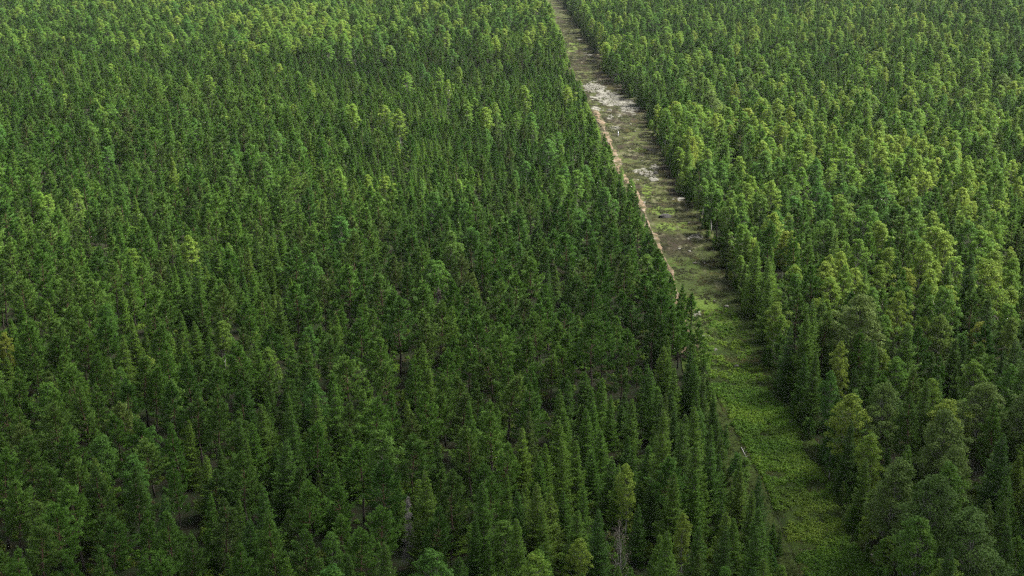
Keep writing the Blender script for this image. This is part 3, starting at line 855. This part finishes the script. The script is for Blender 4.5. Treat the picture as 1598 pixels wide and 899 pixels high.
for cx, cy, rx, ry in [(928, 138, 16, 9), (945, 150, 22, 7), (966, 161, 26, 7), (985, 170, 20, 8)]:
    m &= ~((((a - cx) / rx) ** 2 + ((b - cy) / ry) ** 2 < 1) & (rng.random(len(x)) < 0.8))
tr_x = np.interp(y, tw[:, 1], tw[:, 0]); tr_w = np.interp(y, tw[:, 1], wd, 0, 0)
m &= np.abs(x - tr_x) > tr_w * 0.5 + 0.1
x, y, z, b = x[m], y[m], z[m], b[m]
scatter_low("heather_ground_cover", heaths, x, y, z + 0.15, rng.uniform(0.5, 1.2, len(x)),
            0.35 + (fbm(x, y, 7, 73) - 0.5) * 1.4 + 0.75 * sm(b, 380, 560), np.clip((fbm(x, y, 5, 75) - 0.55) * 2.5, 0, 1),
            "brown and olive heather tufts over the middle of the clearing")
# bushes on the wood floor nearby
N0 = 30000
y = 165 + 460 * rng.random(N0) ** 1.2; x = rng.uniform(-1, 1, N0) * (0.42 * y + 30)
m = ((x < left_edge(y) - 0.5) | (x > right_edge(y) + 0.3)) & (fbm(x, y, 9, 81) > 0.42)
x, y = x[m], y[m]
scatter_low("forest_floor_undergrowth", ferns + heaths, x, y, terrain(x, y), rng.uniform(0.6, 1.8, len(x)), rng.normal(0.25, 0.15, len(x)),
            np.clip(rng.normal(0.1, 0.2, len(x)), 0, 1), "low green bushes and heather between the tree stems")

# ------------------------------------------------------------------ rocks
def rock_mesh(name, seed, sx_, sy_, sz_, mat, rough=0.22):
    import bmesh
    bm = bmesh.new(); bmesh.ops.create_icosphere(bm, subdivisions=3, radius=1.0)
    r = np.random.default_rng(seed); pl = unit(r.normal(0, 1, (9, 3))); dd = r.uniform(0.62, 0.92, 9)
    for v in bm.verts:
        p = np.array(v.co)
        for q in range(9):
            e = p @ pl[q] - dd[q]
            if e > 0: p = p - pl[q] * e * 0.9
        p = p * (1 + rough * (float(fbm(p[0] * 3 + 9, p[1] * 3 + p[2] * 2.1 + 4, 1, seed)) - 0.5))
        v.co = (p[0] * sx_, p[1] * sy_, p[2] * sz_)
    me = bpy.data.meshes.new(name); bm.to_mesh(me); bm.free(); me.materials.append(mat)
    return me
M_ROCK_P = soil_material("pale_rock", [(0.055, 0.052, 0.042), (0.11, 0.105, 0.088), (0.18, 0.175, 0.15)], 2.5)
M_ROCK_D = soil_material("grey_rock", [(0.012, 0.012, 0.011), (0.026, 0.025, 0.023), (0.050, 0.048, 0.045)], 1.6)
chips = [rock_mesh("rock_chip", 600 + q, 0.45, 0.32, 0.20, M_ROCK_P) for q in range(5)]
x, y, z, a, b, uu = in_strip(60000, 300, 1050)
dens = np.zeros(len(x))
for cx, cy, rx, ry, d in [(928, 138, 16, 8, 1), (945, 150, 22, 6, .8), (966, 161, 26, 6, 1), (985, 170, 18, 7, 1), (960, 200, 9, 2.5, 1),
                          (1016, 236, 7, 3, .6), (1010, 272, 12, 4, .8), (1020, 280, 8, 4, .8), (1023, 262, 8, 6, .4), (1082, 371, 11, 5, .5),
                          (905, 62, 5, 2, .5), (917, 84, 6, 3, .4), (1086, 490, 5, 4, .5), (953, 184, 5, 4, .6)]:
    dd = np.sqrt(((a - cx) / rx) ** 2 + ((b - cy) / ry) ** 2) + (fbm(x, y, 5, 5) - 0.5) * 1.2
    dens = np.maximum(dens, d * (dd < 1))
m = rng.random(len(x)) < np.maximum(dens * 0.5, 0.0012)
x, y, z = x[m], y[m], z[m]; N_ = len(x)
scatter("pale_rubble", chips, x, y, z + 0.22, np.column_stack([rng.normal(0, 0.25, (N_, 2)), rng.uniform(0, 6.28, N_)]),
        np.repeat((rng.uniform(0.4, 1.5, N_) ** 1.3)[:, None], 3, 1), rng.integers(0, 5, N_), np.zeros((N_, 3)),
        "pale broken rock spread across the middle of the clearing")

def place(name, me, px, py, label, cat, group=None, rot=0.0, dz=0.2, scale=1.0):
    o = bpy.data.objects.new(name, me); w = at(px, py)
    o.location = (w[0], w[1], w[2] + dz); o.rotation_euler = (0, 0, rot); o.scale = (scale,) * 3
    link(o); tag(o, label, cat, group); return o
place("boulder", rock_mesh("boulder", 701, 2.4, 1.7, 1.25, M_ROCK_D), 1037, 340, "big dark grey boulder beside bright moss in the clearing", "boulder", rot=0.2, dz=0.45)
place("boulder", rock_mesh("boulder", 702, 1.9, 1.5, 0.9, M_ROCK_P), 1021, 283, "pale grey boulder at the end of a white rock patch", "boulder", rot=0.5, dz=0.35)
place("boulder", rock_mesh("boulder", 703, 1.5, 1.2, 1.0, M_ROCK_D), 1024, 272, "dark cracked boulder above the pale boulder in the rock patch", "boulder", rot=1.1, dz=0.3)
place("boulder", rock_mesh("boulder", 704, 1.5, 1.1, 1.0, M_ROCK_P), 951, 174, "white-topped boulder just below the large pale rock field", "boulder", rot=0.1, dz=0.4)
STONES = [(1041, 431, 1.1, "bright white stone at the foot of the sandy path"), (1060, 390, .8, "pale stone on brown heath, upper of a spaced pair"),
          (1076, 394, .7, "pale stone on brown heath, lower of a spaced pair"), (1084, 412, .9, "long pale stone starting a short row on the heath"),
          (1099, 413, .7, "pale stone ending a short row on the heath"), (1134, 480, .9, "lone pale stone near the shaded tree wall"),
          (1116, 548, .9, "flat white stone lying on olive heath"), (1149, 573, .8, "white stone where heath turns into leafy meadow"),
          (1117, 580, .55, "tiny white stone beside the dark rut"), (1072, 541, .7, "white stone under the edge pines on reddish soil"),
          (1058, 526, .9, "upright white stone among stems above the spruce belt"), (1071, 556, .9, "white stone partly hidden by spruce tips"),
          (1097, 527, .7, "pale pinkish stone at the top of the rut"), (1005, 318, .7, "white stone at the path's outer edge near the boulder"),
          (1360, 869, .45, "tiny white stone in the meadow's shaded far corner"), (991, 206, .6, "small white stone beyond the marker post")]
for q, (px, py, s, lab) in enumerate(STONES):
    place("pale_stone", chips[q % 5], px, py, lab, "stone", "scattered white stones", q * 1.3, 0.38, s * 1.9)

# marker post: white pole with a blue band and pointed cap
w = at(964.5, 214)
post = link(bpy.data.objects.new("marker_post", None)); post.location = w
tag(post, "white marker post with pale blue band standing on the brown heath", "post")
def flat_mat(name, c, rough=0.5):
    m, N, L = new_mat(name); out = N.new("ShaderNodeOutputMaterial"); p = N.new("ShaderNodeBsdfPrincipled")
    nz = N.new("ShaderNodeTexNoise"); nz.inputs["Scale"].default_value = 6; tc = N.new("ShaderNodeTexCoord"); L.new(tc.outputs["Object"], nz.inputs["Vector"])
    mx = N.new("ShaderNodeMix"); mx.data_type = 'RGBA'; L.new(nz.outputs[0], mx.inputs["Factor"])
    mx.inputs["A"].default_value = (*[q * 0.8 for q in c], 1); mx.inputs["B"].default_value = (*c, 1)
    L.new(mx.outputs["Result"], p.inputs["Base Color"]); p.inputs["Roughness"].default_value = rough; L.new(p.outputs[0], out.inputs[0]); return m
def tube_obj(name, pts, rad, sides, mat, parent):
    b_ = MB(); b_.tube(pts, rad, sides); o = bpy.data.objects.new(name, b_.mesh(name, [mat])); o.parent = parent; return link(o)
tube_obj("pole", [(0, 0, -0.3), (0, 0, 2.6)], [0.17, 0.16], 10, flat_mat("white_paint", (0.75, 0.75, 0.78)), post)
tube_obj("band", [(0, 0, 1.7), (0, 0, 2.1)], [0.185, 0.185], 10, flat_mat("pale_blue_paint", (0.35, 0.42, 0.75)), post)
tube_obj("cap", [(0, 0, 2.603), (0, 0, 2.85)], [0.19, 0.04], 10, flat_mat("cap_paint", (0.7, 0.7, 0.75)), post)

# fallen pale log beside the rut
def log_between(p0, p1, rad, label):
    a_, b_ = np.array(at(*p0)), np.array(at(*p1))
    a_[2] += 0.45; b_[2] += 0.4
    mid_ = (a_ + b_) / 2
    o = bpy.data.objects.new("fallen_log", None); o.location = tuple(mid_); link(o)
    T = MB(); T.tube([a_ - mid_, (a_ - mid_) * 0.3 + (0, 0.1, 0.03), b_ - mid_], [rad, rad * 0.85, rad * 0.4], 7)
    for s in (0.2, 0.45, 0.7):
        p = (a_ - mid_) * (1 - s) + (b_ - mid_) * s; T.tube([p, p + (0.5, 0.1, 0.35)], [rad * 0.35, 0.02], 4)
    o2 = bpy.data.objects.new("stem", T.mesh("stem", [B_BIRCH])); o2.parent = o; link(o2)
    tag(o, label, "log")
log_between((1156.5, 701), (1167, 722), 0.09, "long pale fallen birch stem lying along the rut by the meadow")
log_between((1228, 658), (1234, 663), 0.12, "short pale fallen stick in the shaded grass by the tree wall")

# ------------------------------------------------------------------ dead trees
def dead_tree(name, TC, px, py, leafm, bark, label, cat, tint, warm, sc=1.0):
    T, C = TC; w = at(px, py)
    e = link(bpy.data.objects.new(name, None)); e.location = (w[0], w[1], w[2] - 0.05); e.scale = (sc,) * 3
    for nm, mb, mt in (("trunk", T, bark), ("crown", C, leafm)):
        c = bpy.data.objects.new(nm, mb.mesh(name + "_" + nm, [mt])); c["tint"] = [tint, warm, 0.0]; c.parent = e; link(c)
    tag(e, label, cat)
dead_tree("dead_spruce", make_spruce(801, 13.0, 1.7, 0.15, 0.62, 0.42, 0.5, 0.45), 640, 893, M_DEAD, B_DEAD,
          "dead silver-grey spruce, the only grey tree among green pines", "dead tree", 0.35, 0.1, 1.1)
T_, C_ = make_broadleaf(802, 14.0, 2.0, 0.25, 44, 16, 0.14, 0.65, 0.6, 0.10, 0.3)
dead_tree("dead_birch", (T_, C_), 965, 930, M_DEAD, B_BIRCH, "half-bare dying birch with brownish twigs and pale stem among spruces", "dead tree", 0.0, 1.0)
T_, C_ = make_pine(803, 15.0, 1.6, 0.45, 0.9, 0.3, 0.9, 0.05)
dead_tree("dead_pine", (T_, C_), 686, 538, M_DEAD, B_DEAD, "bare reddish-grey dead pine with spreading twigs in the open pine wood", "dead tree", 0.0, 1.0)

# ------------------------------------------------------------------ unseen white lumps, added to block sun and shade the near wood
import bmesh
def shade_cloud(name, ground_xy, height, rx, ry, seed, lumps=46):
    r = np.random.default_rng(seed); bm = bmesh.new()
    off = sdir * (height / sdir.z)
    cx, cy = ground_xy[0] + off.x, ground_xy[1] + off.y
    from mathutils import Matrix
    for k in range(lumps):
        a = r.uniform(0, 2 * pi); q_ = math.sqrt(r.random())
        px_, py_ = cx + rx * q_ * cos(a), cy + ry * q_ * sin(a)
        s_ = r.uniform(28, 62) * (1.15 - 0.6 * q_)
        M = Matrix.Translation((px_, py_, height + r.uniform(-6, 22))) @ Matrix.Diagonal((s_, s_, s_ * 0.45, 1))
        bmesh.ops.create_icosphere(bm, subdivisions=3, radius=1.0, matrix=M)
    for v in bm.verts:
        k = float(fbm(v.co.x + v.co.z, v.co.y + 1.7 * v.co.z, 18, seed)) - 0.5
        v.co.z += 16 * k; v.co.x += 10 * k
    me = bpy.data.meshes.new(name); bm.to_mesh(me); bm.free()
    m, N, L = new_mat("shade_cloud_white"); out = N.new("ShaderNodeOutputMaterial")
    d = N.new("ShaderNodeBsdfDiffuse"); d.inputs[0].default_value = (0.8, 0.8, 0.8, 1); t = N.new("ShaderNodeBsdfTranslucent"); t.inputs[0].default_value = (0.8, 0.8, 0.8, 1)
    ms = N.new("ShaderNodeMixShader"); ms.inputs[0].default_value = 0.6; L.new(d.outputs[0], ms.inputs[1]); L.new(t.outputs[0], ms.inputs[2]); L.new(ms.outputs[0], out.inputs[0])
    me.materials.append(m)
    tag(link(bpy.data.objects.new(name, me)), "added white sun blocker, out of view above the near wood", None, None, 'stuff')
shade_cloud("shade_cloud", (-25, 195), 430, 270, 155, 5, 62)

# ------------------------------------------------------------------ the air
hz, N, L = new_mat("haze_air")
out = N.new("ShaderNodeOutputMaterial"); pv = N.new("ShaderNodeVolumePrincipled")
pv.inputs["Color"].default_value = (0.86, 0.92, 0.98, 1); pv.inputs["Density"].default_value = HAZE_DENSITY; pv.inputs["Anisotropy"].default_value = 0.2
L.new(pv.outputs[0], out.inputs["Volume"])
zmin, zmax = -14.0, CAM_H + 20
bx = 9500
V = [(-bx, -3200, zmin), (bx, -3200, zmin), (bx, 12500, zmin), (-bx, 12500, zmin), (-bx, -3200, zmax), (bx, -3200, zmax), (bx, 12500, zmax), (-bx, 12500, zmax)]
F = [(0, 3, 2, 1), (4, 5, 6, 7), (0, 1, 5, 4), (1, 2, 6, 5), (2, 3, 7, 6), (3, 0, 4, 7)]
me = bpy.data.meshes.new("haze"); me.from_pydata(V, [], F); me.materials.append(hz)
tag(link(bpy.data.objects.new("haze", me)), kind='stuff')
